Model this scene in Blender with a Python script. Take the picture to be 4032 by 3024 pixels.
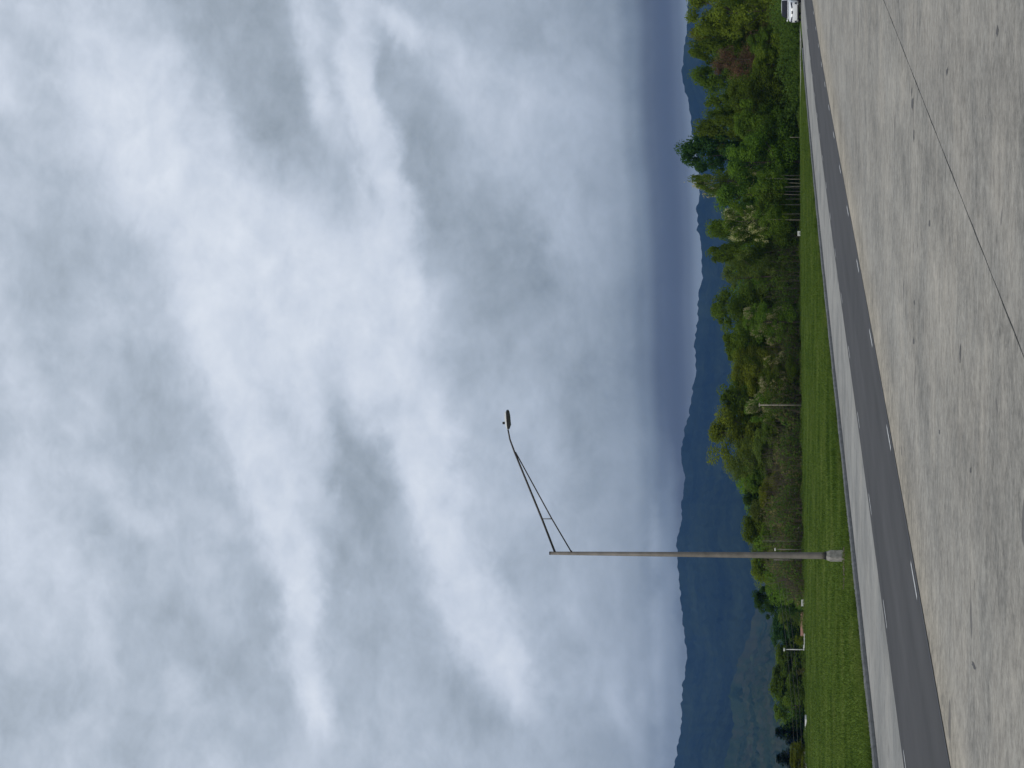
import bpy, bmesh, math, random
import numpy as np
from mathutils import Vector, Matrix
R = math.radians
scene = bpy.context.scene
for o in list(bpy.data.objects): bpy.data.objects.remove(o)
col = scene.collection

# ------------------------------------------------------------------ camera
F = 77 / 36 * 4032                 # focal length in photo pixels (77 mm equivalent telephoto)
CAM_H, XH = 2.3, 3046.0            # eye height, photo column of the horizon
PITCH = math.atan((XH - 2016) / F)
cam = bpy.data.cameras.new('camera'); cam_o = bpy.data.objects.new('camera', cam); col.objects.link(cam_o)
cam.sensor_width = 36; cam.lens = 77; cam.clip_start = 0.5; cam.clip_end = 30000
# phone held upright, picture stored on its side: world up points to the picture's left
cam_o.matrix_world = Matrix.Translation((0, 0, CAM_H)) @ Matrix.Rotation(R(90) + PITCH, 4, 'X') @ Matrix.Rotation(R(-90), 4, 'Z')
scene.camera = cam_o

# ------------------------------------------------------------------ view and render
scene.view_settings.view_transform = 'Standard'; scene.view_settings.look = 'None'
scene.view_settings.exposure = 0.0; scene.view_settings.gamma = 1.0
scene.view_settings.use_curve_mapping = False
scene.render.engine = 'CYCLES'
scene.cycles.max_bounces = 6; scene.cycles.diffuse_bounces = 3; scene.cycles.glossy_bounces = 2
scene.cycles.transmission_bounces = 3; scene.cycles.volume_bounces = 0

# ------------------------------------------------------------------ node helpers
def lin(r, g, b):
    f = lambda c: (c / 255 / 12.92) if c / 255 <= 0.04045 else ((c / 255 + 0.055) / 1.055) ** 2.4
    return (f(r), f(g), f(b), 1.0)
class NT:
    def __init__(s, tree): s.t = tree
    def n(s, typ, **kw):
        nd = s.t.nodes.new(typ)
        for k, v in kw.items(): setattr(nd, k, v)
        return nd
    def link(s, a, b): s.t.links.new(a, b)
    def val(s, inp, v):
        if hasattr(v, 'is_output') or isinstance(v, bpy.types.NodeSocket): s.link(v, inp)
        else: inp.default_value = v
    def math(s, op, a, b=0.0, c=None, clamp=False):
        nd = s.n('ShaderNodeMath', operation=op, use_clamp=clamp)
        s.val(nd.inputs[0], a); s.val(nd.inputs[1], b)
        if c is not None: s.val(nd.inputs[2], c)
        return nd.outputs[0]
    def noise(s, vec, scale, detail=4, rough=0.55, dist=0.0):
        nd = s.n('ShaderNodeTexNoise')
        if vec is not None: s.link(vec, nd.inputs['Vector'])
        nd.inputs['Scale'].default_value = scale; nd.inputs['Detail'].default_value = detail
        nd.inputs['Roughness'].default_value = rough; nd.inputs['Distortion'].default_value = dist
        return nd
    def ramp(s, fac, stops, interp='LINEAR'):
        nd = s.n('ShaderNodeValToRGB'); cr = nd.color_ramp; cr.interpolation = interp
        while len(cr.elements) < len(stops): cr.elements.new(0.5)
        for e, (p, c) in zip(cr.elements, stops):
            e.position = p; e.color = c if len(c) == 4 else (*c, 1.0)
        s.link(fac, nd.inputs[0]); return nd.outputs[0]
    def mix(s, fac, a, b, blend='MIX'):
        nd = s.n('ShaderNodeMix', data_type='RGBA', blend_type=blend)
        s.val(nd.inputs[0], fac); s.val(nd.inputs[6], a); s.val(nd.inputs[7], b)
        return nd.outputs[2]
    def maprange(s, v, a, b, c, d, smooth=False):
        nd = s.n('ShaderNodeMapRange', interpolation_type='SMOOTHSTEP' if smooth else 'LINEAR')
        s.link(v, nd.inputs[0])
        for i, q in enumerate((a, b, c, d)): nd.inputs[i + 1].default_value = q
        return nd.outputs[0]

# ------------------------------------------------------------------ world: cloudy sky
SUN_EL, SUN_ROT = R(40), R(222)
world = bpy.data.worlds.new('World'); scene.world = world; world.use_nodes = True
W = NT(world.node_tree); world.node_tree.nodes.clear()
tc = W.n('ShaderNodeTexCoord'); dirv = tc.outputs['Generated']
sep = W.n('ShaderNodeSeparateXYZ'); W.link(dirv, sep.inputs[0])
az = W.math('ARCTAN2', sep.outputs[0], sep.outputs[1])
el = W.math('ARCSINE', sep.outputs[2])
# cloud chart: two angular coordinates, one unit = 0.116 rad
cx = W.math('MULTIPLY_ADD', el, -F / 1000, XH / 1000)
cy = W.math('MULTIPLY_ADD', az, -F / 1000, 1.512)
cxy = W.n('ShaderNodeCombineXYZ'); W.link(cx, cxy.inputs[0]); W.link(cy, cxy.inputs[1])
# stretched direction for the cloud grain
mp = W.n('ShaderNodeMapping'); mp.inputs['Rotation'].default_value = (0, R(-24), 0); mp.inputs['Scale'].default_value = (0.75, 1, 1.0)
W.link(dirv, mp.inputs['Vector']); sdir = mp.outputs[0]
def centred(out, amp):
    a = W.n('ShaderNodeVectorMath', operation='SUBTRACT'); W.link(out, a.inputs[0]); a.inputs[1].default_value = (.5, .5, .5)
    b = W.n('ShaderNodeVectorMath', operation='MULTIPLY'); W.link(a.outputs[0], b.inputs[0]); b.inputs[1].default_value = amp
    return b.outputs[0]
wa = W.noise(sdir, 24, 6, 0.60, 0.2); wb = W.noise(sdir, 9, 3, 0.5)
add1 = W.n('ShaderNodeVectorMath', operation='ADD'); W.link(cxy.outputs[0], add1.inputs[0]); W.link(centred(wa.outputs['Color'], (.36, .36, 0)), add1.inputs[1])
add2 = W.n('ShaderNodeVectorMath', operation='ADD'); W.link(add1.outputs[0], add2.inputs[0]); W.link(centred(wb.outputs['Color'], (.25, .25, 0)), add2.inputs[1])
warp = add2.outputs[0]
add3 = W.n('ShaderNodeVectorMath', operation='ADD'); W.link(cxy.outputs[0], add3.inputs[0]); W.link(centred(wb.outputs['Color'], (.10, .10, 0)), add3.inputs[1])
softwarp = add3.outputs[0]
# cloud masses: (chart x, chart y, along x, along y, half length, half width, weight); charts in 819-per-unit steps
K = 1.2206 / 1000
def m1(*a): return [(x, y, dx, dy, hl, hw, w) for x, y, dx, dy, hl, hw, w in a]
masses = m1(
 (430,250,300,500,520,300,.30),(750,700,400,600,560,300,.30),(1000,950,200,500,420,230,.25),(60,250,100,300,240,80,.18),
 (790,60,150,400,430,250,-.55),(900,380,80,200,260,150,-.34),
 (1195,120,30,250,260,75,.40),(1215,400,20,300,290,75,.42),(1260,680,60,250,260,100,.36),(1350,920,90,250,230,90,.28),
 (1045,70,40,150,190,70,.34),(1060,290,60,150,150,60,.30),(1310,60,120,80,170,55,.28),
 (1400,350,100,400,480,180,-.16),(1450,650,250,400,480,200,-.24),(1750,900,200,500,560,270,-.20),
 (1780,680,150,250,320,100,.15),(1650,300,200,300,380,180,.10),(1450,130,150,150,260,110,.14),
 (130,150,1,1,240,130,-.14),(200,900,100,300,320,160,-.22),(480,880,100,200,230,130,-.16),(600,1130,80,250,320,110,-.22),(90,480,1,2,160,100,-.1),
 (720,1050,250,300,430,200,.20),(1230,1050,50,300,400,160,.30),(1020,870,1,3,260,190,.14),(1150,1080,30,150,190,80,-.20),
 (800,1339,150,250,330,140,.28),(880,1499,80,150,220,100,.30),(1040,1369,70,250,290,90,.20),(1090,1609,120,150,220,80,.15),
 (1330,1339,80,200,370,140,.34),(1420,1619,60,250,350,90,.30),(1480,1889,90,250,320,130,.30),(1590,2089,120,200,260,130,.30),(1700,2259,60,150,220,90,.20),
 (1180,1389,40,250,330,140,-.25),(1240,1889,40,300,500,170,-.20),(1230,1539,1,2,190,130,-.15),
 (990,1799,60,200,290,100,.42),(1040,2059,30,200,290,80,.32),(1090,2259,10,100,160,65,.20),
 (570,1359,60,250,440,170,-.22),(800,2119,100,250,440,210,-.28),(300,1659,1,1,210,140,-.12),(1560,2269,120,120,260,140,-.24),
 (560,1839,100,250,380,190,-.12),(450,2189,100,250,380,250,-.12),
 (90,1639,40,200,260,140,.18),(440,1619,150,60,180,80,.20),(280,1839,80,200,260,130,.10),(700,1839,100,200,260,100,.08),(60,1319,1,2,160,120,.10),
 (1650,1489,50,250,320,140,.05),(2000,2289,60,200,230,55,.12),(1900,1439,50,400,500,200,-.06),(2175,2250,10,300,620,110,.26),(2150,1750,10,300,400,60,.10))
acc = None
for (x, y, dx, dy, hl, hw, w) in masses:
    mm = W.n('ShaderNodeMapping', vector_type='TEXTURE'); W.link(warp, mm.inputs['Vector'])
    mm.inputs['Location'].default_value = (x * K, y * K, 0)
    mm.inputs['Rotation'].default_value = (0, 0, math.atan2(dy, dx))
    mm.inputs['Scale'].default_value = (hl * 1.3 * K, hw * 1.38 * K, 1)
    gr = W.n('ShaderNodeTexGradient', gradient_type='SPHERICAL'); W.link(mm.outputs[0], gr.inputs[0])
    v = W.maprange(gr.outputs[1], 0, 1, 0, w * .86 if w > 0 else w * .44, smooth=True)
    acc = v if acc is None else W.math('ADD', acc, v)
# general cover, the same over the whole sky
big = W.noise(sdir, 7, 5, 0.55, 0.3); fine = W.noise(sdir, 25, 8, 0.62, 0.25)
s2 = W.n('ShaderNodeSeparateXYZ'); W.link(softwarp, s2.inputs[0])
# sheet brightness against elevation: dark slate bank low over the ridges
tilt = W.math('MULTIPLY_ADD', s2.outputs[1], -0.035, s2.outputs[0])
base = W.ramp(W.math('MULTIPLY', tilt, 1 / 3.0), [(0.0, (.69,)*3), (.30, (.67,)*3), (.50, (.63,)*3), (.68, (.56,)*3), (.78, (.49,)*3), (.805, (.44,)*3), (.83, (.32,)*3), (.852, (.15,)*3), (.872, (.08,)*3), (.888, (.17,)*3), (.905, (.32,)*3)], 'EASE')
inside = W.math('MULTIPLY', W.maprange(W.math('ABSOLUTE', az), .22, .5, 1, 0, True), W.maprange(el, .36, .6, 1, 0, True))
struct_v = W.math('MULTIPLY', acc, inside)
cover = W.math('MULTIPLY', W.math('SUBTRACT', big.outputs[0], .5), W.maprange(inside, 0, 1, 1.2, .25))
lowfade = W.maprange(el, .03, .10, .15, 1, True)
grain = W.math('MULTIPLY', W.math('MULTIPLY', W.math('SUBTRACT', fine.outputs[0], .5), .52), lowfade)
V = W.math('ADD', W.math('ADD', base, struct_v), W.math('MULTIPLY', cover, lowfade))
V = W.math('SMOOTH_MAX', V, W.maprange(el, .075, .115, 0, .47, True), .16)
V = W.math('SMOOTH_MIN', V, .90, .35)
wisp = W.noise(sdir, 75, 7, 0.60, 0.35)
grain2 = W.math('MULTIPLY', W.math('MULTIPLY', W.math('SUBTRACT', wisp.outputs[0], .5), .42), W.math('MULTIPLY', lowfade, V))
V = W.math('ADD', V, W.math('ADD', grain, grain2), clamp=True)
ccol = W.ramp(V, [(0.0, lin(70, 75, 79)), (.12, lin(85, 91, 97)), (.30, lin(124, 135, 144)), (.42, lin(150, 161, 171)), (.62, lin(181, 192, 205)), (.82, lin(209, 218, 231)), (1.0, lin(228, 235, 245))])
sky = W.n('ShaderNodeTexSky', sky_type='NISHITA', sun_disc=False, sun_elevation=SUN_EL, sun_rotation=SUN_ROT)
bg_sky = W.n('ShaderNodeBackground'); W.link(sky.outputs[0], bg_sky.inputs[0]); bg_sky.inputs[1].default_value = 0.07
bg_cl = W.n('ShaderNodeBackground'); W.link(ccol, bg_cl.inputs[0]); bg_cl.inputs[1].default_value = 1.0
mixs = W.n('ShaderNodeMixShader'); mixs.inputs[0].default_value = 0.95
W.link(bg_sky.outputs[0], mixs.inputs[1]); W.link(bg_cl.outputs[0], mixs.inputs[2])
outw = W.n('ShaderNodeOutputWorld'); W.link(mixs.outputs[0], outw.inputs[0])
world.cycles.sampling_method = 'MANUAL'; world.cycles.sample_map_resolution = 512

sun = bpy.data.lights.new('sun', 'SUN'); sun.energy = 1.5; sun.angle = R(22); sun.color = (1.0, .92, .80)
sun_o = bpy.data.objects.new('sun', sun); col.objects.link(sun_o)
sd = Vector((math.sin(SUN_ROT) * math.cos(SUN_EL), math.cos(SUN_ROT) * math.cos(SUN_EL), math.sin(SUN_EL)))
sun_o.rotation_euler = sd.to_track_quat('Z', 'Y').to_euler(); sun_o.location = sd * 50

# ------------------------------------------------------------------ frames of reference
ROAD_A = R(15.6); SA, CA = math.sin(ROAD_A), math.cos(ROAD_A)
def rd(S, L, z=0.0): return Vector((S * SA - L * CA, S * CA + L * SA, z))      # along / left of the road
def to_road(X, Y): return X * SA + Y * CA, -X * CA + Y * SA
CP, SP = math.cos(PITCH), math.sin(PITCH)
def at(x, y, D):                                                                # surveyed point at a given distance
    r = (1512 - y) / F; u = (2016 - x) / F
    dy = CP - u * SP; dz = SP + u * CP
    t = D / dy
    return Vector((r * t, D, CAM_H + dz * t))
def bend(S):                                                                    # gentle wander of the carriageway
    if S < 27: return 0.0
    if S < 110: return 0.45 * (1 - math.cos(math.pi * (S - 27) / 83))
    return 0.9 - 0.00026 * (S - 110) ** 2
L_J, L_A, L_S, L_K = 5.2, 12.7, 17.05, 21.15
def joint_L(S): return 5.32 - 0.02 * (S - 20) if S < 47 else 4.78 - 0.004 * (S - 47)
def crest_e(X, Y):                                                              # metres beyond the lawn's far lip
    px, py = X - 8.6, Y - 178
    t = -.775 * px - .632 * py; e = -.632 * px + .775 * py
    return e - np.maximum(2 - .0075 * (t - 14) ** 2, -16)
def ground_z(X, Y):
    e = np.maximum(crest_e(X, Y), 0)
    drop = .045 * e * (e / (e + 12.0))
    r = np.sqrt(X * X + Y * Y)
    return .10 - np.minimum(drop, 5.5) - 14 * np.clip((r - 500) / 1500, 0, 1)

# ------------------------------------------------------------------ mesh helpers
def mesh_obj(name, verts, faces, mat=None, parent=None, smooth=False):
    me = bpy.data.meshes.new(name)
    if isinstance(verts, np.ndarray):
        k = faces.shape[1]; nv, nf = len(verts), len(faces)
        me.vertices.add(nv); me.vertices.foreach_set('co', verts.astype(np.float32).ravel())
        me.loops.add(nf * k); me.loops.foreach_set('vertex_index', faces.astype(np.int32).ravel())
        me.polygons.add(nf); me.polygons.foreach_set('loop_start', np.arange(0, nf * k, k, dtype=np.int32))
        me.polygons.foreach_set('loop_total', np.full(nf, k, np.int32))
        me.update(calc_edges=True); me.validate()
    else:
        me.from_pydata([tuple(v) for v in verts], [], faces); me.update()
    if mat: me.materials.append(mat)
    if smooth: me.polygons.foreach_set('use_smooth', np.ones(len(me.polygons), bool))
    o = bpy.data.objects.new(name, me); col.objects.link(o)
    if parent: o.parent = parent
    return o
def tag(o, label=None, cat=None, group=None, kind=None):
    if label: o['label'] = label
    if cat: o['category'] = cat
    if group: o['group'] = group
    if kind: o['kind'] = kind
    return o
def empty(name, loc=(0, 0, 0), rz=0.0):
    o = bpy.data.objects.new(name, None); col.objects.link(o); o.location = loc; o.rotation_euler = (0, 0, rz)
    o.empty_display_size = .3; return o
class MB:
    def __init__(s): s.v = []; s.f = []
    def quad_strip(s, rings, closed=True, cap=True):
        n = len(rings[0]); b = len(s.v)
        for r in rings: s.v += [Vector(p) for p in r]
        for i in range(len(rings) - 1):
            for j in range(n if closed else n - 1):
                k = (j + 1) % n
                s.f.append((b + i*n + j, b + i*n + k, b + (i+1)*n + k, b + (i+1)*n + j))
        if cap and closed:
            s.f.append(tuple(b + j for j in range(n))[::-1]); s.f.append(tuple(b + (len(rings)-1)*n + j for j in range(n)))
        return s
    def tube(s, pts, rad, n=8):
        pts = [Vector(p) for p in pts]
        if not hasattr(rad, '__len__'): rad = [rad] * len(pts)
        rings = []
        for i, p in enumerate(pts):
            d = (pts[min(i+1, len(pts)-1)] - pts[max(i-1, 0)]).normalized()
            a = d.cross(Vector((.13, .97, .2)) if abs(d.y) < .9 else Vector((1, 0, 0))).normalized(); c = d.cross(a)
            rings.append([p + (a * math.cos(2*math.pi*j/n) + c * math.sin(2*math.pi*j/n)) * rad[i] for j in range(n)])
        return s.quad_strip(rings)
    def box(s, lo, hi):
        b = len(s.v); x0, y0, z0 = lo; x1, y1, z1 = hi
        s.v += [Vector(p) for p in ((x0,y0,z0),(x1,y0,z0),(x1,y1,z0),(x0,y1,z0),(x0,y0,z1),(x1,y0,z1),(x1,y1,z1),(x0,y1,z1))]
        s.f += [tuple(b + i for i in q) for q in ((3,2,1,0),(4,5,6,7),(0,1,5,4),(1,2,6,5),(2,3,7,6),(3,0,4,7))]
        return s
    def build(s, name, mat, parent=None, smooth=False, bevel=0):
        o = mesh_obj(name, s.v, s.f, mat, parent, smooth)
        bm = bmesh.new(); bm.from_mesh(o.data); bmesh.ops.recalc_face_normals(bm, faces=bm.faces)
        if bevel: bmesh.ops.bevel(bm, geom=bm.edges[:], offset=bevel, segments=2, affect='EDGES', profile=.6)
        bm.to_mesh(o.data); bm.free()
        if smooth: o.data.polygons.foreach_set('use_smooth', np.ones(len(o.data.polygons), bool))
        return o

# ------------------------------------------------------------------ materials
def new_mat(name):
    m = bpy.data.materials.new(name); m.use_nodes = True; m.node_tree.nodes.clear()
    t = NT(m.node_tree); out = t.n('ShaderNodeOutputMaterial'); return m, t, out
def plain(name, c, rough=.6, metal=0.0, var=.12, scale=6.0, coat=0.0, bump=0.0, bscale=40):
    m, t, out = new_mat(name); p = t.n('ShaderNodeBsdfPrincipled'); t.link(p.outputs[0], out.inputs[0])
    g = t.n('ShaderNodeTexCoord'); nz = t.noise(g.outputs['Object'], scale, 4)
    a = tuple(x * (1 - var) for x in c[:3]) + (1,); b = tuple(min(1, x * (1 + var)) for x in c[:3]) + (1,)
    t.link(t.ramp(nz.outputs[0], [(.3, a), (.7, b)]), p.inputs['Base Color'])
    p.inputs['Roughness'].default_value = rough; p.inputs['Metallic'].default_value = metal
    p.inputs['Coat Weight'].default_value = coat
    if bump:
        bn = t.n('ShaderNodeBump'); bn.inputs['Strength'].default_value = bump; bn.inputs['Distance'].default_value = .02
        t.link(t.noise(g.outputs['Object'], bscale, 4).outputs[0], bn.inputs['Height']); t.link(bn.outputs[0], p.inputs['Normal'])
    return m
def road_coords(t):
    g = t.n('ShaderNodeNewGeometry'); mp = t.n('ShaderNodeMapping'); mp.inputs['Rotation'].default_value = (0, 0, ROAD_A)
    t.link(g.outputs['Position'], mp.inputs['Vector']); sp = t.n('ShaderNodeSeparateXYZ'); t.link(mp.outputs[0], sp.inputs[0])
    return mp.outputs[0], sp.outputs[0], sp.outputs[1]          # x = across (right +), y = along
def concrete(name, c, dust=False, fine_amp=1.0, seed=0.0):
    m, t, out = new_mat(name); p = t.n('ShaderNodeBsdfPrincipled'); t.link(p.outputs[0], out.inputs[0])
    vec, ac, al = road_coords(t)
    off = t.n('ShaderNodeVectorMath', operation='ADD'); t.link(vec, off.inputs[0]); off.inputs[1].default_value = (seed, seed * 2, 0); vec = off.outputs[0]
    # wear in bands along the lane
    mp2 = t.n('ShaderNodeMapping'); mp2.inputs['Scale'].default_value = (.55, .10, 1); t.link(vec, mp2.inputs['Vector'])
    n0 = t.noise(mp2.outputs[0], 1.0, 4, .6); n1 = t.noise(vec, .36, 6, .68); n2 = t.noise(vec, 3.2, 5, .68); n3 = t.noise(vec, 12, 4, .75); n4 = t.noise(vec, 90, 2, .7)
    s = t.math('MULTIPLY', t.math('SUBTRACT', n0.outputs[0], .5), .95)
    s = t.math('ADD', s, t.math('MULTIPLY', t.math('SUBTRACT', n1.outputs[0], .5), 1.2))
    s = t.math('ADD', s, t.math('MULTIPLY', t.math('SUBTRACT', n2.outputs[0], .5), 1.5 * fine_amp))
    s = t.math('ADD', s, t.math('MULTIPLY', t.math('SUBTRACT', n3.outputs[0], .5), 1.35 * fine_amp))
    s = t.math('ADD', s, t.math('MULTIPLY', t.math('SUBTRACT', n4.outputs[0], .5), .35 * fine_amp))
    gain = t.math('ADD', 1.0, s)
    base = t.mix(t.maprange(n1.outputs[0], .4, .7, 0, .5), (*c, 1), (c[0] * 1.06, c[1] * .98, c[2] * .90, 1))
    if dust:      # sand blown against the asphalt's edge
        e = t.math('ADD', ac, t.math('MULTIPLY', t.math('SUBTRACT', n1.outputs[0], .5), .9))
        d = t.math('MULTIPLY', t.maprange(e, -13.0, -10.9, 1, 0, True), t.maprange(n2.outputs[0], .3, .6, .5, 1))
        base = t.mix(t.math('MULTIPLY', d, .55), base, (.42, .355, .255, 1))
    mulc = t.mix(1.0, base, gain, 'MULTIPLY')
    # tar drops and rubber scars
    mp3 = t.n('ShaderNodeMapping'); mp3.inputs['Scale'].default_value = (.55, .9, 1); mp3.inputs['Rotation'].default_value = (0, 0, -ROAD_A); t.link(vec, mp3.inputs['Vector'])
    k = t.noise(mp3.outputs[0], 1.35, 2, .5, .4)
    spot = t.maprange(k.outputs[0],   .685, .712, 0, .6, True)
    k2 = t.noise(vec, 5.5, 2, .5); spot2 = t.maprange(k2.outputs[0], .715, .745, 0, .5, True)
    t.link(t.mix(t.math('MAXIMUM', spot, spot2), mulc, (.085, .08, .08, 1)), p.inputs['Base Color'])
    p.inputs['Roughness'].default_value = .88; p.inputs['Specular IOR Level'].default_value = .25
    bn = t.n('ShaderNodeBump'); bn.inputs['Strength'].default_value = .35; bn.inputs['Distance'].default_value = .006
    t.link(n4.outputs[0], bn.inputs['Height']); t.link(bn.outputs[0], p.inputs['Normal'])
    return m
def asphalt_mat():
    m, t, out = new_mat('asphalt'); p = t.n('ShaderNodeBsdfPrincipled'); t.link(p.outputs[0], out.inputs[0])
    vec, ac, al = road_coords(t)
    mp2 = t.n('ShaderNodeMapping'); mp2.inputs['Scale'].default_value = (1.4, .04, 1); t.link(vec, mp2.inputs['Vector'])
    a = t.noise(mp2.outputs[0], 1, 3, .5); b = t.noise(vec, .35, 4, .6); c = t.noise(vec, 30, 2, .7)
    s = t.math('ADD', t.math('MULTIPLY', t.math('SUBTRACT', a.outputs[0], .5), .9), t.math('MULTIPLY', t.math('SUBTRACT', b.outputs[0], .5), .6))
    s = t.math('ADD', s, t.math('MULTIPLY', t.math('SUBTRACT', c.outputs[0], .5), .4))
    t.link(t.mix(1.0, (.062, .060, .060, 1), t.math('ADD', 1.0, s), 'MULTIPLY'), p.inputs['Base Color'])
    p.inputs['Roughness'].default_value = .82; p.inputs['Specular IOR Level'].default_value = .3
    return m
def grass_mat(name, blades):
    m, t, out = new_mat(name)
    g = t.n('ShaderNodeNewGeometry'); pos = g.outputs['Position']
    a = t.noise(pos, .22, 4, .6); b = t.noise(pos, 1.3, 4, .65); c = t.noise(pos, 9, 3, .6)
    s = t.math('ADD', t.math('MULTIPLY', a.outputs[0], .46), t.math('ADD', t.math('MULTIPLY', b.outputs[0], .40), t.math('MULTIPLY', c.outputs[0], .14)))
    colr = t.ramp(s, [(.38, (.044, .078, .015)), (.46, (.076, .122, .022)), (.53, (.106, .156, .031)), (.60, (.142, .182, .046)), (.68, (.190, .196, .075))])
    df = t.n('ShaderNodeBsdfDiffuse'); t.link(colr, df.inputs[0])
    if blades:
        tr = t.n('ShaderNodeBsdfTranslucent'); t.link(colr, tr.inputs[0]); mx = t.n('ShaderNodeMixShader'); mx.inputs[0].default_value = .35
        t.link(df.outputs[0], mx.inputs[1]); t.link(tr.outputs[0], mx.inputs[2]); t.link(mx.outputs[0], out.inputs[0])
    else:
        # bare soil along the lamp footing
        sp = t.n('ShaderNodeSeparateXYZ'); t.link(pos, sp.inputs[0])
        t.link(df.outputs[0], out.inputs[0])
    return m
def leaf_mat(name, c, var=.38, trans=.55, warm=0.0):
    m, t, out = new_mat(name)
    g = t.n('ShaderNodeTexCoord'); oi = t.n('ShaderNodeObjectInfo')
    ad = t.n('ShaderNodeVectorMath', operation='ADD'); t.link(g.outputs['Object'], ad.inputs[0])
    cm = t.n('ShaderNodeCombineXYZ'); t.link(t.math('MULTIPLY', oi.outputs['Random'], 40), cm.inputs[0]); t.link(cm.outputs[0], ad.inputs[1])
    a = t.noise(ad.outputs[0], .55, 3, .6); b = t.noise(ad.outputs[0], 4.5, 2, .6)
    s = t.math('ADD', t.math('MULTIPLY', a.outputs[0], .6), t.math('MULTIPLY', b.outputs[0], .4))
    lo = tuple(x * (1 - var) for x in c); hi = (c[0] * (1 + var * 1.25), c[1] * (1 + var), c[2] * (1 + var * .6))
    colr = t.ramp(s, [(.32, lo), (.5, c), (.68, hi)])
    hs = t.n('ShaderNodeHueSaturation'); t.link(colr, hs.inputs['Color'])
    t.link(t.maprange(oi.outputs['Random'], 0, 1, .486, .514), hs.inputs['Hue']); t.link(t.maprange(oi.outputs['Random'], 0, 1, .82, 1.18), hs.inputs['Value'])
    df = t.n('ShaderNodeBsdfDiffuse'); t.link(hs.outputs[0], df.inputs[0]); tr = t.n('ShaderNodeBsdfTranslucent'); t.link(hs.outputs[0], tr.inputs[0])
    mx = t.n('ShaderNodeMixShader'); mx.inputs[0].default_value = trans
    t.link(df.outputs[0], mx.inputs[1]); t.link(tr.outputs[0], mx.inputs[2]); t.link(mx.outputs[0], out.inputs[0])
    return m
def dark_glass():
    m = plain('dark glass', (.010, .010, .016), .12, var=.05); [n for n in m.node_tree.nodes if n.type == 'BSDF_PRINCIPLED'][0].inputs['Specular IOR Level'].default_value = .18; return m
M = dict(
    conc_near=concrete('worn concrete near', (.290, .275, .244)),
    conc_mid=concrete('worn concrete', (.304, .288, .254), dust=True, seed=31),
    conc_out=concrete('pale concrete', (.288, .284, .266), fine_amp=.35, seed=77),
    asphalt=asphalt_mat(), paint=plain('road paint', (.54, .54, .53), .6, var=.4, scale=9),
    kerb=plain('kerb concrete', (.20, .20, .195), .85, var=.25, scale=3, bump=.3),
    joint=plain('joint sealant', (.022, .021, .021), .6, scale=8),
    grass=grass_mat('lawn', False), blades=grass_mat('grass blades', True),
    tar=plain('tar', (.095, .090, .085), .8, var=.35, scale=14), dirt=plain('bare soil', (.085, .058, .034), .95, var=.45, scale=5, bump=.5),
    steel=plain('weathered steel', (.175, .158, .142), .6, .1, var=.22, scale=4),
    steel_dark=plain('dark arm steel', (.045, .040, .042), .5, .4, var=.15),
    black=plain('black plastic', (.012, .012, .014), .5),
    housing=plain('lamp housing', (.62, .63, .63), .45), ped=plain('pedestal concrete', (.27, .26, .245), .85, var=.35, scale=7, bump=.4),
    white=plain('white paint', (.78, .79, .80), .35, coat=.4, var=.02), body=plain('car paint', (.78, .80, .83), .22, coat=.9, var=.01),
    glass=dark_glass(), tyre=plain('tyre rubber', (.018, .018, .018), .8), rim=plain('alloy', (.45, .45, .46), .35, .8),
    lampglass=plain('dark lamp glass', (.03, .035, .06), .1), board=plain('white board', (.62, .63, .62), .5, var=.08), grey=plain('grey panel', (.33, .34, .35), .6),
    bark=plain('bark', (.085, .068, .052), .9, var=.4, scale=3), palebark=plain('pale bark', (.26, .235, .195), .9, var=.3, scale=3),
    rooftile=plain('brown roof', (.26, .13, .09), .8, var=.2, scale=2), greyroof=plain('grey roof', (.20, .19, .185), .8, var=.15), wallp=plain('siding', (.55, .54, .50), .7), wire=plain('cable', (.05, .05, .055), .5))
LEAF = dict(green=leaf_mat('leaf green', (.142, .222, .030)), mid=leaf_mat('leaf mid', (.126, .202, .030)), lime=leaf_mat('leaf lime', (.190, .242, .032)),
    dark=leaf_mat('leaf dark', (.056, .112, .030)), olive=leaf_mat('leaf olive', (.155, .208, .046)), brown=leaf_mat('leaf brown', (.215, .150, .085), var=.35),
    spruce=leaf_mat('needles', (.010, .024, .013), trans=.1), blossom=leaf_mat('blossom', (.56, .53, .29), var=.3), pale=leaf_mat('leaf pale', (.155, .150, .050)),
    under=leaf_mat('undergrowth leaf', (.105, .170, .034), var=.55), brush=leaf_mat('brush leaf', (.165, .158, .068), var=.6), twig=leaf_mat('twig', (.150, .125, .098), var=.4, trans=0))

# ------------------------------------------------------------------ ground: one sheet to the horizon
def spaced(a, b, n0, g):
    out = [a]; d = n0
    while out[-1] < b: out.append(out[-1] + d); d *= g
    return out
Ls = [-9000, -4000, -1500, -500, -200, -60, 12, L_K - .02, L_K + .17] + spaced(L_K + .6, 140, 1.1, 1.015) + [160, 190, 240, 320, 450, 700, 1100, 1800, 3000, 5000, 9000]
Ss = [-9000, -4000, -1500, -400, -100, -20] + list(range(0, 260, 4)) + [270, 285, 300, 330, 380, 450, 600, 900, 1400, 2200, 3500, 6000, 9000]
def lawn_noise(X, Y): return .022 * np.sin(X * .31 + 1.3) * np.sin(Y * .17 + X * .05) + .008 * np.sin(X * .8 + Y * .45)
gv = np.zeros((len(Ss), len(Ls), 3))
for i, S in enumerate(Ss):
    for j, L in enumerate(Ls):
        near = math.exp(-((L - L_K) / 40) ** 2)
        p = rd(S, L + bend(min(S, 250)) * near if S > 0 else L)
        z = -.08 if L < L_K + .1 else float(ground_z(p.x, p.y)) + (float(lawn_noise(p.x, p.y)) if L > 23 and abs(S) < 260 and L < 140 else 0)
        gv[i, j] = (p.x, p.y, z)
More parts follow.
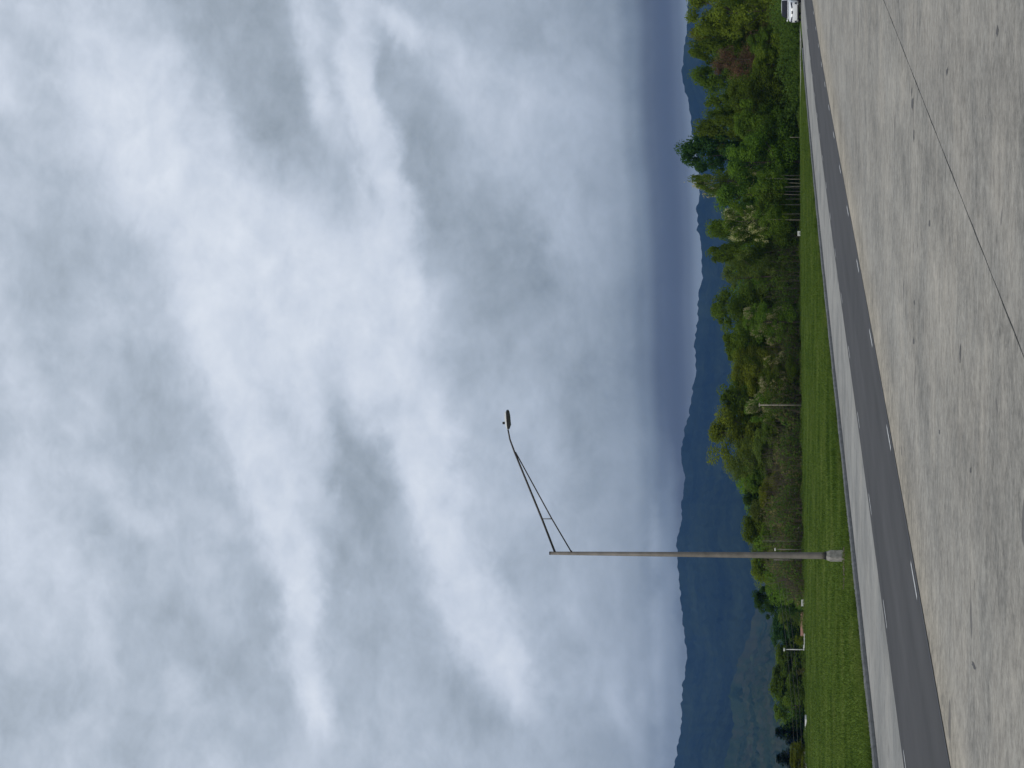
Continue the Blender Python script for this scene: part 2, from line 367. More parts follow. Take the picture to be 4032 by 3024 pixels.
idx = np.arange(len(Ss) * len(Ls)).reshape(len(Ss), len(Ls))
gf = np.stack([idx[:-1, :-1], idx[:-1, 1:], idx[1:, 1:], idx[1:, :-1]], -1).reshape(-1, 4)[:, ::-1]
tag(mesh_obj('ground', gv.reshape(-1, 3), gf, M['grass'], smooth=True), kind='structure')

# ------------------------------------------------------------------ carriageway
def strip(name, fl, fr, z, mat, S0=-30, S1=330, step=3.0, thick=.05):
    S = np.arange(S0, S1 + .1, step); v = []; f = []
    for s in S:
        a, b = rd(s, fl(s), z), rd(s, fr(s), z)
        v += [a, b, a - Vector((0, 0, thick)), b - Vector((0, 0, thick))]
    for i in range(len(S) - 1):
        k = i * 4
        f += [(k, k+1, k+5, k+4), (k, k+4, k+6, k+2), (k+1, k+3, k+7, k+5)]
    o = mesh_obj(name, v, f, mat)
    bm = bmesh.new(); bm.from_mesh(o.data); bmesh.ops.recalc_face_normals(bm, faces=bm.faces); bm.to_mesh(o.data); bm.free()
    if o.data.polygons[0].normal.z < 0: o.data.flip_normals()
    return tag(o, kind='structure')
rng = np.random.default_rng(5)
jw = lambda s: .005 * math.sin(s * 1.7) + .004 * math.sin(s * 4.1 + 1)
strip('near_concrete_lane', lambda s: joint_L(s) - .015 + jw(s), lambda s: -22, 0.0, M['conc_near'], step=.5, S0=5)
strip('middle_concrete_lane', lambda s: L_A + bend(s), lambda s: joint_L(s) + .015 + jw(s + 9), 0.0, M['conc_mid'], step=.5, S0=5)
strip('joint_sealant', lambda s: joint_L(s) + .05, lambda s: joint_L(s) - .05, -.012, M['joint'], step=2, S0=5, thick=.02)
strip('asphalt_lane', lambda s: L_S + bend(s) + .05, lambda s: L_A + bend(s) + .006, .006, M['asphalt'])
strip('outer_concrete_lane', lambda s: L_K + bend(s) - .03, lambda s: L_S + bend(s) + .056, .010, M['conc_out'])
# dark seam at the asphalt's edge, thin dark line along the kerb foot
strip('asphalt_seam', lambda s: L_A + bend(s) + .03, lambda s: L_A + bend(s) - .05, .0105, M['joint'], thick=.003)
strip('kerb_foot_line', lambda s: L_K + bend(s) - .02, lambda s: L_K + bend(s) - .07, .0145, M['joint'], thick=.003)
# kerb: a low upstand with rounded nose
kv = []; kf = []; Sk = np.arange(-30, 173, 1.5)
prof = [(-.02, -.05), (-.015, .085), (.02, .118), (.16, .122), (.18, -.05)]
for s in Sk:
    for (dl, z) in prof: kv.append(rd(s, L_K + bend(s) + dl, z + .006 * math.sin(s * .9)))
n = len(prof)
for i in range(len(Sk) - 1):
    for j in range(n - 1): kf.append((i*n + j, i*n + j + 1, (i+1)*n + j + 1, (i+1)*n + j))
kf.append(tuple((len(Sk)-1)*n + j for j in range(n)))
tag(mesh_obj('kerb', kv, kf, M['kerb']), kind='structure')
# side road joining behind the lawn
sv = []; sf = []
for i, L in enumerate(np.linspace(L_K - .2, 26.5, 12)):
    sv += [rd(173 + .75 * i, L, .112), rd(188 - .45 * i, L, .100)]
for i in range(11): sf.append((2*i, 2*i+1, 2*i+3, 2*i+2))
o = mesh_obj('side_road', sv, sf, M['conc_out'])
if o.data.polygons[0].normal.z < 0: o.data.flip_normals()
tag(o, kind='structure')

# tar drops and rubber scars lying on the concrete
def ground_hit(x, y):
    d = at(x, y, 1.0) - Vector((0, 0, CAM_H)); t = -CAM_H / d.z; return Vector((d.x * t, d.y * t, 0))
lanes = {o.name: o for o in bpy.data.objects if 'concrete_lane' in o.name}
rs = np.random.default_rng(77)
for (x, y, ln, dp) in ((3590, 362, .10, .35), (3594, 405, .16, .9), (3598, 535, .18, .5), (3928, 124, .085, .35), (3730, 280, .07, .5), (3600, 1192, .06, .4), (3598, 1345, .09, .5), (3782, 1390, .16, .35), (3660, 880, .07, .6), (3700, 1700, .05, .4), (3822, 1850, .05, .3), (3835, 2620, .05, .8), (3560, 2900, .07, .5)):
    p = ground_hit(x, y); S_, L_ = to_road(p.x, p.y); lane = 'near_concrete_lane' if L_ < joint_L(S_) else 'middle_concrete_lane'
    if abs(L_ - joint_L(S_)) < .25: continue
    n = 12; v = []
    for k in range(n):
        a = 2 * math.pi * k / n; q = rs.uniform(.45, 1.0); v.append((p.x + ln * .9 * math.cos(a) * q, p.y + dp * .42 * math.sin(a) * q, .003))
    mesh_obj('tar_mark', v, [tuple(range(n))], M['tar'], lanes[lane])

# painted dashes
def dash(S, L, length, w, z):
    m = MB(); rings = []
    for k in range(5):
        s = S - length / 2 + length * k / 4; ll = L + bend(s); ww = w / 2 * (1 if 0 < k < 4 else .85)
        rings.append([rd(s, ll + ww, z), rd(s, ll - ww, z)])
    for r in rings: m.v += r
    for k in range(4): m.f.append((2*k, 2*k+1, 2*k+3, 2*k+2))
    o = m.build('lane_dash', M['paint']); 
    if o.data.polygons[0].normal.z < 0: o.data.flip_normals()
    return tag(o, kind='structure')
for S in (26.1, 34.3, 42.5, 50.9, 59.3, 67.8, 76.0, 84.2, 91.9, 99.4, 106.6, 114, 121.5, 129): dash(S, L_A + .20, 1.7, .085, .013)
for S in (35.4, 42.9, 50.2, 57.6, 65.3, 73, 80.8, 88.3, 95.6, 102.9, 109.5, 116.2, 123.5, 131, 138.5, 146): dash(S, L_S - .22, 1.6, .06, .013)
strip('edge_line', lambda s: L_S + bend(s) - .15, lambda s: L_S + bend(s) - .27, .0125, M['paint'], S0=152, S1=240, thick=.002)

# ------------------------------------------------------------------ mountains
def ridge_profile(pts, azs, seed):
    r = random.Random(seed)
    A = np.array([math.atan((1512 - y) / F) for x, y in pts]); E = np.array([PITCH + math.atan((2016 - x) / F) for x, y in pts])
    o = np.argsort(A); A, E = A[o], E[o]
    e = np.interp(azs, A, E)
    ph = [r.uniform(0, 6.28) for _ in range(6)]
    for i, a in enumerate(azs):
        out = max(A[0] - a, a - A[-1], 0)
        if out > 0: e[i] += min(out / .1, 1) * .006 * (math.sin(a * 14 + ph[0]) + .6 * math.sin(a * 31 + ph[1]))
        e[i] += .00018 * (math.sin(a * 700 + ph[2]) + math.sin(a * 1310 + ph[3]))
    return e
def mountain_mat(name, stops, scale, bscale):
    m, t, out = new_mat(name); g = t.n('ShaderNodeNewGeometry')
    a = t.noise(g.outputs['Position'], scale, 5, .6); b = t.noise(g.outputs['Position'], bscale, 4, .65)
    s = t.math('ADD', t.math('MULTIPLY', a.outputs[0], .62), t.math('MULTIPLY', b.outputs[0], .38))
    d = t.n('ShaderNodeBsdfDiffuse'); t.link(t.ramp(s, stops), d.inputs[0]); t.link(d.outputs[0], out.inputs[0]); return m
M['mount'] = mountain_mat('far forest', [(.38, (.009, .016, .009)), (.5, (.017, .027, .014)), (.62, (.027, .040, .019))], .005, .035)
M['foot'] = mountain_mat('near forest', [(.38, (.014, .028, .015)), (.47, (.030, .048, .023)), (.54, (.044, .050, .028)), (.62, (.046, .064, .030))], .009, .05)
far_pts = [(2709,134),(2698,174),(2687,304),(2705,369),(2718,427),(2727,524),(2750,640),(2756,768),(2745,825),(2749,916),(2762,956),(2763,1043),(2767,1100),(2749,1165),(2747,1281),(2733,1350),(2742,1454),(2709,1643),(2695,1700),(2680,1790),(2698,1888),(2686,1971),(2683,2060),(2666,2116),(2669,2206),(2679,2327),(2695,2482),(2709,2580),(2691,2706),(2687,2779),(2689,2831),(2677,2916),(2659,3024),(2715,0)]
def mountain(name, pts, D0, D1, D2, azr, na, nd, mat, seed, rough):
    azs = np.linspace(-azr, azr, na); e = ridge_profile(pts, azs, seed)
    ts = np.concatenate([np.linspace(0, 1, nd), 1 + np.linspace(.03, 1, 14)])
    rs = np.random.default_rng(seed); v = np.zeros((na, len(ts), 3))
    for j, t in enumerate(ts):
        D = D0 + (D1 - D0) * t if t <= 1 else D1 + (D2 - D1) * (t - 1)
        zc = CAM_H + D1 * np.tan(e) / np.cos(azs)
        if t <= 1: h = zc * (t ** .9 * (.55 + .45 * t))
        else: h = zc * (1 - (t - 1) ** 1.5)
        spur = np.sin(azs * 55 + 2.3 * t + seed) * .5 + np.sin(azs * 127 - 4 * t + seed * 2) * .3
        h = h + zc * .16 * spur * math.sin(min(t, 1) * math.pi) * (1 - .2 * t)
        h = h + rs.normal(0, rough, na) * (1.0 if t < .97 else .35)
        v[:, j, 0] = D * np.tan(azs); v[:, j, 1] = D; v[:, j, 2] = np.maximum(h, -1) - 14
        if t >= .999: v[:, j, 2] += 14 * (1 if t < 1.001 else max(0, 1 - (t - 1)))
    ii = np.arange(na * len(ts)).reshape(na, len(ts))
    f = np.stack([ii[:-1, :-1], ii[1:, :-1], ii[1:, 1:], ii[:-1, 1:]], -1).reshape(-1, 4)
    return tag(mesh_obj(name, v.reshape(-1, 3), f, mat, smooth=True), kind='structure')
mountain('mountain', far_pts, 2900, 4600, 6200, .42, 620, 90, M['mount'], 3, 2.2)
foot_pts = [(3060,1200),(3040,1900),(3000,2250),(2975,2390),(2950,2500),(2912,2590),(2880,2690),(2874,2735),(2882,2780),(2890,2850),(2872,2930),(2850,3024)]
mountain('foothill', foot_pts, 1900, 3000, 3900, .40, 520, 80, M['foot'], 8, 2.6)

# ------------------------------------------------------------------ foliage builders
def leaf_quads(P, Nn, size, rs, aspect=.6):
    n = len(P); Nn = Nn / np.linalg.norm(Nn, axis=1, keepdims=True)
    r = rs.normal(size=(n, 3)); a = np.cross(Nn, r); a /= np.linalg.norm(a, axis=1, keepdims=True) + 1e-9; b = np.cross(Nn, a)
    sz = np.asarray(size).reshape(-1, 1) * np.ones((n, 1)); a = a * sz * .5; b = b * sz * .5 * aspect
    v = np.stack([P - a, P + b - a * .15, P + a, P - b - a * .15], 1).reshape(-1, 3)
    return v, np.arange(4 * n).reshape(-1, 4)
def clumps_crown(rs, H, Wd, z0, nclump, per, size, crad, top=.62, loose=.0):
    cs = []
    ph = rs.uniform(0, 6.28, 4)
    for k in range(nclump):
        t = (k + rs.uniform(0, 1)) / nclump
        z = z0 + (H - z0 - .5) * t
        prof = max(.16, 1 - (abs(t - .42) / .62) ** 2.4) ** .62
        th = rs.uniform(0, 6.283); lump = 1 + .28 * math.sin(2 * th + ph[0] + 2 * t) + .22 * math.sin(3 * th + ph[1] + 6 * t)
        rr = Wd / 2 * prof * lump * rs.uniform(.10, 1.0) ** .55
        cs.append((rr * math.cos(th), rr * math.sin(th), z, crad * rs.uniform(.5, 1.35) * (1.1 - .35 * t)))
    Ps, Ns, Sz = [], [], []
    for (x, y, z, r) in cs:
        n = int(per * rs.uniform(.6, 1.3)); d = rs.normal(size=(n, 3)); d /= np.linalg.norm(d, axis=1, keepdims=True)
        rad = r * (.40 + .60 * rs.uniform(0, 1, (n, 1)) ** .5) * (1 + loose * np.abs(rs.normal(size=(n, 1))))
        P = d * rad * np.array([1, 1, .78]) + np.array([x, y, z])
        Ps.append(P); Ns.append(d + rs.normal(size=(n, 3)) * .5 + np.array([0, 0, .8])); Sz.append(size * rs.uniform(.6, 1.35, n))
    return np.concatenate(Ps), np.concatenate(Ns), np.concatenate(Sz), cs
def woody(rs, H, cs, r0, nl=14, lean=.3, fork=.3):
    m = MB(); lx, ly = rs.normal(0, lean, 2)
    tp = [Vector((lx * t ** 1.5, ly * t ** 1.5, H * .8 * t - .6 * (t == 0))) for t in (0, .12, .3, .5, .7, .88, 1)]
    m.tube(tp, [r0 * 1.25, r0, r0 * .85, r0 * .68, r0 * .5, r0 * .3, r0 * .14], 7)
    sel = rs.permutation(len(cs))[:nl]
    for k in sel:
        x, y, z, r = cs[k]; zb = max(H * .12, z * rs.uniform(.45, .75)); t = zb / (H * .8); b = Vector((lx * t ** 1.5, ly * t ** 1.5, zb)); e = Vector((x, y, z))
        mid = b.lerp(e, .5) + Vector((0, 0, -.12 * (e - b).length)); m.tube([b, mid, e], [r0 * .34, r0 * .22, r0 * .07], 5)
    return m
PROTO = {}
def proto(kind, var):
    key = (kind, var)
    if key in PROTO: return PROTO[key]
    rs = np.random.default_rng(abs(hash((len(kind) * 131 + sum(map(ord, kind)), var))) % 99991)
    H, Wd = 9.0, 5.6; parts = {}
    if kind == 'spruce':
        P, Nn, Sz = [], [], []; trunk = MB().tube([(0, 0, -.6), (0, 0, 3), (0, 0, 8.7)], [.2, .14, .03], 7)
        for k in range(26):
            z = .7 + 8.1 * k / 26; rl = (1 - z / 9.2) * 2.6 * rs.uniform(.8, 1.15) + .18; nb = 9 if z < 6 else 7
            for b in range(nb):
                th = 6.283 * (b + rs.uniform(-.3, .3)) / nb + k * .7; L = rl * rs.uniform(.75, 1.15); n = int(30 + 34 * L)
                u = rs.uniform(.05, 1, n); x = u * L; zz = z - .22 * x + .10 * x * u
                lat = rs.normal(0, .13, n) * (1.2 - u * .7)
                P.append(np.c_[x * math.cos(th) - lat * math.sin(th), x * math.sin(th) + lat * math.cos(th), zz + rs.normal(0, .06, n)])
                Nn.append(rs.normal(size=(n, 3)) * .6 + np.array([0, 0, 1.0])); Sz.append(rs.uniform(.16, .32, n))
            if k % 3 == 0:
                th = 6.283 * rs.uniform(); trunk.tube([(0, 0, z), (rl * .8 * math.cos(th), rl * .8 * math.sin(th), z - .15)], [.04, .012], 4)
        v, f = leaf_quads(np.concatenate(P), np.concatenate(Nn), np.concatenate(Sz), rs, .35)
        parts['crown'] = (v, f, LEAF['spruce'])
    else:
        cfg = dict(green=(74, 250, .22, .95, .6, .05), mid=(76, 250, .21, .95, .58, .05), lime=(84, 260, .18, .85, .62, .12), dark=(76, 250, .23, .92, .66, .04),
                   olive=(64, 190, .18, .82, .6, .2), brown=(58, 190, .19, .82, .6, .12), flower=(64, 220, .20, .86, .6, .08), pale=(36, 190, .18, .75, .6, .08))[kind]
        nc, per, size, crad, top, loose = cfg
        P, Nn, Sz, cs = clumps_crown(rs, H, Wd, 1.2 if kind != 'pale' else .5, nc, per, size, crad, top, loose)
        v, f = leaf_quads(P, Nn, Sz, rs, .62)
        parts['crown'] = (v, f, LEAF[kind if kind != 'flower' else 'green'])
        trunk = woody(rs, H, cs, .15, 16)
        if kind == 'flower':
            bp, bn, bs = [], [], []
            for (x, y, z, r) in cs:
                if z < 3.2 or rs.uniform() > .34: continue
                for q in range(16):          # hanging bunches on the outside of the clump
                    d = rs.normal(size=3); d /= np.linalg.norm(d); c0 = np.array([x, y, z]) + d * r * np.array([1, 1, .8]); n = 15
                    bp.append(c0 + rs.normal(size=(n, 3)) * np.array([.09, .09, .17])); bn.append(rs.normal(size=(n, 3)) + d); bs.append(rs.uniform(.10, .18, n))
            v2, f2 = leaf_quads(np.concatenate(bp), np.concatenate(bn), np.concatenate(bs), rs, .8); parts['blossom'] = (v2, f2, LEAF['blossom'])
    root = empty('tree'); to = trunk.build('trunk', M['bark'], root, smooth=True)
    for k, (v, f, mt) in parts.items(): mesh_obj(k, v, f, mt, root)
    PROTO[key] = [root, False]; return PROTO[key]
NAMES = dict(green='broadleaf_tree', mid='broadleaf_tree', lime='broadleaf_tree', dark='broadleaf_tree', olive='thin_crowned_tree', brown='brown_tree', flower='blossoming_tree', pale='flowering_shrub', spruce='spruce_tree')
def place_tree(x_top, y, wpx, D, kind, label, var=0, cat='tree', group='trees along the edge of the wood', name=None):
    pr = proto(kind, var)
    if not pr[1]: pr[1] = True; root = pr[0]
    else:
        root = pr[0].copy(); col.objects.link(root)
        for ch in pr[0].children:
            c = ch.copy(); col.objects.link(c); c.parent = root
    p = at(x_top, y, D); gz = float(ground_z(np.array(p.x), np.array(p.y)))
    h = p.z - gz; w = wpx / F * D
    rr = random.Random(int(y * 7 + x_top)); s = h / 9.0; sw = w / 5.9
    root.name = name or NAMES[kind]; root.location = (p.x, p.y, gz); root.rotation_euler = (0, 0, rr.uniform(0, 6.28)); root.scale = (sw, sw, s)
    return tag(root, label, cat, group)

# (photo column of the top, photo row of the middle, width, distance, kind, label, variant)
TREES = [
 (2692, 40, 210, 203, 'lime', 'tall yellow-green tree behind the white car', 0),
 (2708, 128, 120, 207, 'lime', 'feathery yellow-green tree just left of the white car', 1),
 (2990, 112, 105, 197, 'pale', 'pale yellow shrub with cream flower heads beside the white car', 0),
 (2696, 203, 120, 205, 'green', 'narrow dark-topped tree behind the brown tree', 0),
 (2712, 307, 135, 204, 'mid', 'round-topped green tree left of the brown tree', 0),
 (2796, 246, 125, 199, 'brown', 'reddish brown tree, the only brown crown in the wood', 0),
 (2958, 262, 165, 195, 'lime', 'low lime green tree in front of the brown tree', 2),
 (2940, 170, 120, 197, 'mid', 'dark low tree between the brown tree and the white car', 1),
 (2765, 420, 130, 200, 'green', 'bushy green tree in the dip below the right ridge', 1),
 (2728, 510, 120, 199, 'green', 'leafy green tree right of the tallest dark tree', 2),
 (2860, 372, 150, 195, 'mid', 'low dark green tree in front of the bushy dip', 2),
 (2880, 500, 150, 193, 'green', 'fresh green tree in front of the tallest dark tree, right side', 0),
 (2664, 602, 165, 200, 'dark', 'tallest dark blue-green tree with a ragged top against the sky', 0),
 (2858, 640, 170, 191, 'green', 'large fresh green tree standing below the tallest dark tree', 1),
 (2708, 718, 105, 197, 'flower', 'cream blossoming tree high beside the tallest dark tree', 0),
 (2812, 775, 165, 190, 'mid', 'green tree over the row of thin pale trunks', 0),
 (2835, 868, 150, 187, 'flower', 'cream blossoming tree behind the small white notice board', 1),
 (2778, 905, 120, 192, 'green', 'rounded green tree behind the blossom by the notice board', 2),
 (2780, 995, 120, 190, 'mid', 'dark green twin-topped tree left of the notice board', 1),
 (2834, 1085, 140, 187, 'olive', 'yellowish thin-leaved tree in the second dip of the tree line', 0),
 (2790, 1215, 170, 188, 'mid', 'broad dark green tree behind the brightest cream blossom', 2),
 (2918, 1270, 115, 180, 'flower', 'small tree with the brightest cream blossom, a round head', 2),
 (2838, 1355, 140, 185, 'green', 'green tree sloping down left of the brightest blossom', 0),
 (2874, 1460, 140, 182, 'lime', 'lime tree in the lowest saddle right of the pale pole', 0),
 (2985, 1485, 105, 176, 'flower', 'small sparse tree with scattered cream blossom right of the pale pole', 0),
 (2826, 1575, 140, 183, 'mid', 'green tree directly behind the pale pole', 1),
 (2926, 1612, 85, 177, 'flower', 'little blossoming tree beside the top of the pale pole', 1),
 (2876, 1405, 110, 187, 'mid', 'green tree filling the slope right of the lowest saddle', 2),
 (2862, 1520, 110, 188, 'green', 'dark-based green tree between the saddle and the pale pole', 1),
 (2850, 1640, 110, 188, 'green', 'leafy green tree between the pale pole and the big feathery tree', 0),
 (2905, 1850, 130, 186, 'lime', 'soft lime tree below the left shoulder of the big feathery tree', 2),
 (2960, 1770, 150, 177, 'olive', 'low olive tree in front of the big feathery tree', 0),
 (2985, 1950, 140, 175, 'lime', 'low lime bush tree below the dark square-topped tree', 0),
 (2990, 2110, 130, 172, 'green', 'low green bush tree right beside the lamp post', 1),
 (3000, 1690, 120, 175, 'mid', 'low green bush tree left of the pale pole', 1),
 (2782, 1725, 200, 182, 'lime', 'big feathery yellow-green tree, highest between the two poles', 1),
 (2858, 1815, 150, 179, 'olive', 'olive tree on the left shoulder of the big feathery tree', 1),
 (2937, 1895, 105, 178, 'mid', 'small green tree in the notch right of the white panels', 0),
 (2921, 1968, 110, 179, 'dark', 'dark square-topped tree above the white panels', 1),
 (2945, 2020, 100, 176, 'olive', 'yellowish twiggy tree above the leaning white panel', 0),
 (2918, 2085, 125, 177, 'green', 'round green tree just right of the lamp post', 2),
 (2948, 2165, 110, 178, 'olive', 'thin tree directly behind the lamp post', 1),
 (2952, 2245, 130, 176, 'lime', 'bright-edged tree just left of the lamp post', 2),
 (2960, 2355, 95, 180, 'dark', 'small dark tree above the white sign board', 0),
 (3010, 2310, 110, 178, 'mid', 'low green tree between lamp post and white sign board', 2),
 (3062, 2408, 90, 182, 'olive', 'low twiggy tree above the brown roof', 1),
 (3034, 2490, 150, 252, 'dark', 'wide dark tree behind the round clipped shrub', 0),
 (3050, 2588, 130, 250, 'mid', 'green tree just left of the white street light', 0),
 (3028, 2678, 140, 250, 'mid', 'domed green tree behind the cream roadside shrub', 1),
 (3042, 2775, 140, 250, 'green', 'green tree right of the two spruces', 1),
 (3046, 2882, 150, 200, 'spruce', 'black-green spruce, the right-hand one of two', 0),
 (3050, 2985, 150, 198, 'spruce', 'black-green spruce at the far left edge', 1),
 (3108, 2985, 85, 149, 'lime', 'light green bush in front of the leftmost spruce', 0),
]
for (xt, y, w, D, kind, label, var) in TREES: place_tree(xt, y, w * (1.28 if y < 1280 else 1.5 if y < 2420 else 1.7), D, kind, label, var)
place_tree(3128, 2520, 44, 155, 'lime', 'round clipped yellow-green shrub beside the white street light', 1, 'shrub', 'shrubs by the lawn', 'round_shrub')
place_tree(3136, 2645, 46, 150.5, 'pale', 'cream flowering shrub on the lawn edge left of the white street light', 0, 'shrub', 'shrubs by the lawn', 'flowering_shrub')
place_tree(3160, 2605, 40, 151, 'olive', 'small olive shrub between the white street light and the cream shrub', 0, 'shrub', 'shrubs by the lawn', 'olive_shrub')

# ------------------------------------------------------------------ mass of woodland behind, undergrowth in front
def edge_dist(row): return np.interp(row, [0, 250, 650, 1100, 1700, 2300, 2600, 3000, 3300], [186, 186, 190, 182, 169, 156, 150, 143, 139])
def edge_point(row, e):               # a point e metres behind the lawn's far lip, by bearing
    D = edge_dist(row) + e; return (1512 - row) / F * D, D
rs = np.random.default_rng(11); Pw, Nw, Sw = [], [], []
for k in range(640):
    row = rs.uniform(-300, 2330); X, Y = edge_point(row, rs.uniform(13 if row > 420 else 19, 28 if row > 420 else 33))
    top = float(np.interp(row, [-300, 0, 400, 700, 1100, 1500, 1850, 2100, 2300], [8.9, 8.7, 7.8, 7.4, 6.9, 6.3, 6.0, 4.8, 3.0]))
    r = rs.uniform(1.0, 1.8) * (1 if row < 2000 else .7); z = float(ground_z(np.array(X), np.array(Y))) + max(top * rs.uniform(.10, 1.0) - r * .6, .5)
    n = int(230 * r); d = rs.normal(size=(n, 3)); d /= np.linalg.norm(d, axis=1, keepdims=True)
    Pw.append(d * r * (.5 + .5 * rs.uniform(0, 1, (n, 1)) ** .5) * np.array([1, 1, .85]) + np.array([X, Y, z])); Nw.append(d + rs.normal(size=(n, 3)) * .5 + np.array([0, 0, .8])); Sw.append(rs.uniform(.15, .32, n))
for k in range(120):
    row = rs.uniform(2330, 2860); X, Y = edge_point(row, rs.uniform(100, 122)); r = rs.uniform(.8, 1.4)
    z = float(ground_z(np.array(X), np.array(Y))) + max(5.0 * rs.uniform(.3, 1.0) - r * .6, .5)
    n = int(170 * r); d = rs.normal(size=(n, 3)); d /= np.linalg.norm(d, axis=1, keepdims=True)
    Pw.append(d * r * (.5 + .5 * rs.uniform(0, 1, (n, 1)) ** .5) + np.array([X, Y, z])); Nw.append(d + rs.normal(size=(n, 3)) * .5 + np.array([0, 0, .8])); Sw.append(rs.uniform(.18, .36, n))
v, f = leaf_quads(np.concatenate(Pw), np.concatenate(Nw), np.concatenate(Sw), rs, .62)
tag(mesh_obj('woodland', v, f, LEAF['mid']), 'dense green wood filling in behind the edge trees', 'wood', kind='stuff')
def brush(name, n, row0, row1, mat, seed, label, hs=1.0):
    rs = np.random.default_rng(seed); row = rs.uniform(row0, row1, n); e = rs.uniform(1.5, 13, n); X, Y = edge_point(row, e)
    top = 1.7 + .8 * np.sin(row * .021) * np.sin(row * .0083 + 1) + .45 * np.sin(row * .061 + e) + .3 * np.sin(row * .13 + 2 * e)
    top = np.maximum(top * hs * np.interp(row, [2240, 2400], [1, .16]), .2)
    P = np.c_[X, Y, ground_z(X, Y) + top * rs.uniform(0, 1, n) ** .8]
    v, f = leaf_quads(P, rs.normal(size=(n, 3)) * .8 + np.array([0, -.2, .7]), .19 * rs.uniform(.6, 1.5, n), rs, .6)
    return tag(mesh_obj(name, v, f, mat), label, 'undergrowth', kind='stuff')
brush('undergrowth', 52000, -250, 2390, LEAF['under'], 12, 'dark green undergrowth along the foot of the wood')
brush('dry_brush', 15000, 1250, 2380, LEAF['brush'], 13, 'brownish dry brush mixed into the undergrowth behind the lamp post', 1.1)
# bare stems in the brush
rs = np.random.default_rng(21); ns = 1700
row = 600 + 1750 * rs.uniform(0, 1, ns) ** .7; X, Y = edge_point(row, rs.uniform(1.5, 9, ns)); Z = ground_z(X, Y)
hh = rs.uniform(1.0, 3.2, ns) * np.interp(row, [2240, 2400], [1, .2]); lx = rs.normal(0, .28, ns) * hh; ly = rs.normal(0, .28, ns) * hh; w = rs.uniform(.010, .030, ns)
v = np.zeros((ns, 6, 3))
for k, a in enumerate((0, 2.094, 4.188)):
    v[:, k] = np.c_[X + w * np.cos(a), Y + w * np.sin(a), Z - .1]; v[:, 3 + k] = np.c_[X + lx + .35 * w * np.cos(a), Y + ly + .35 * w * np.sin(a), Z + hh]
b = (np.arange(ns) * 6)[:, None]
f = np.concatenate([np.concatenate([b + k, b + (k + 1) % 3, b + 3 + (k + 1) % 3, b + 3 + k], 1) for k in range(3)])
tag(mesh_obj('bare_stems', v.reshape(-1, 3), f, LEAF['twig']), 'grey brown bare stems standing in the undergrowth', 'brush', kind='stuff')

# saplings with pale thin trunks
sap_m = MB(); rs = np.random.default_rng(4)
for i, y in enumerate((692, 706, 722, 733, 741, 754, 767, 783, 806, 842, 866)):
    p = at(3150, y, 183 + rs.uniform(-1.5, 3)); gz = float(ground_z(np.array(p.x), np.array(p.y))); h = rs.uniform(2.6, 3.4); r = rs.uniform(.02, .034)
    root = empty('sapling', (p.x, p.y, gz)); a, c = rs.normal(0, .15, 2)
    MB().tube([(0, 0, -.3), (a * .2, c * .2, h * .3), (a * .6, c * .6, h * .65), (a, c, h)], [r * 1.2, r, r * .75, r * .3], 6).build('trunk', M['palebark'], root, True)
    P, Nn, Sz, cs = clumps_crown(rs, h + 1.0, 1.5, h * .52, 14, 80, .17, .5)
    v, f = leaf_quads(P, Nn, Sz, rs); mesh_obj('crown', v, f, LEAF['mid'], root)
    tag(root, 'thin pale-trunked sapling, %s from the right in the close row' % ('first', 'second', 'third', 'fourth', 'fifth', 'sixth', 'seventh', 'eighth', 'ninth', 'tenth', 'eleventh')[i], 'sapling', 'thin pale saplings under the wood')

# ------------------------------------------------------------------ grass blades on the lawn
rs = np.random.default_rng(9)
def lawn_blades(name, S, L, hgt, wid, mat, label):
    n = len(S); B = np.array([bend(s) for s in np.clip(S, 0, 250)])
    X = S * SA - (L + B) * CA; Y = S * CA + (L + B) * SA
    keep = crest_e(X, Y) < 10; X, Y, L, hgt, wid = X[keep], Y[keep], L[keep], hgt[keep], wid[keep]; n = len(X)
    Z = ground_z(X, Y) - .012 + np.where(L > 23, lawn_noise(X, Y), 0); th = rs.uniform(0, 6.28, n); lx = rs.normal(0, .45, n) * hgt; ly = rs.normal(0, .45, n) * hgt
    v = np.zeros((n, 3, 3)); v[:, 0] = np.c_[X - wid * np.cos(th), Y - wid * np.sin(th), Z]; v[:, 1] = np.c_[X + wid * np.cos(th), Y + wid * np.sin(th), Z]; v[:, 2] = np.c_[X + lx, Y + ly, Z + hgt]
    return tag(mesh_obj(name, v.reshape(-1, 3), np.arange(3 * n).reshape(-1, 3), mat), label, 'grass', kind='stuff')
n = 420000
S = 38 + (178 - 38) * rs.uniform(0, 1, n) ** 1.25; L = L_K + .2 + 43 * rs.uniform(0, 1, n) ** 1.3
patch = .5 + .5 * np.sin(S * .7 + 2 * np.sin(L * .5)) * np.sin(L * 1.3 + S * .21)
lawn_blades('lawn_grass', S, L, rs.uniform(.03, .095, n), rs.uniform(.010, .026, n), M['blades'], 'mown green grass on the wide verge between kerb and wood')
n = 30000
S = rs.uniform(38, 172, n); L = L_K + .06 + np.abs(rs.normal(0, .25, n)); tall = .55 + .45 * np.sin(S * 1.9) * np.sin(S * .53)
lawn_blades('kerb_grass', S, L, rs.uniform(.06, .20, n) * (.6 + .6 * tall), rs.uniform(.008, .02, n), M['blades'], 'longer ragged grass along the back of the kerb')

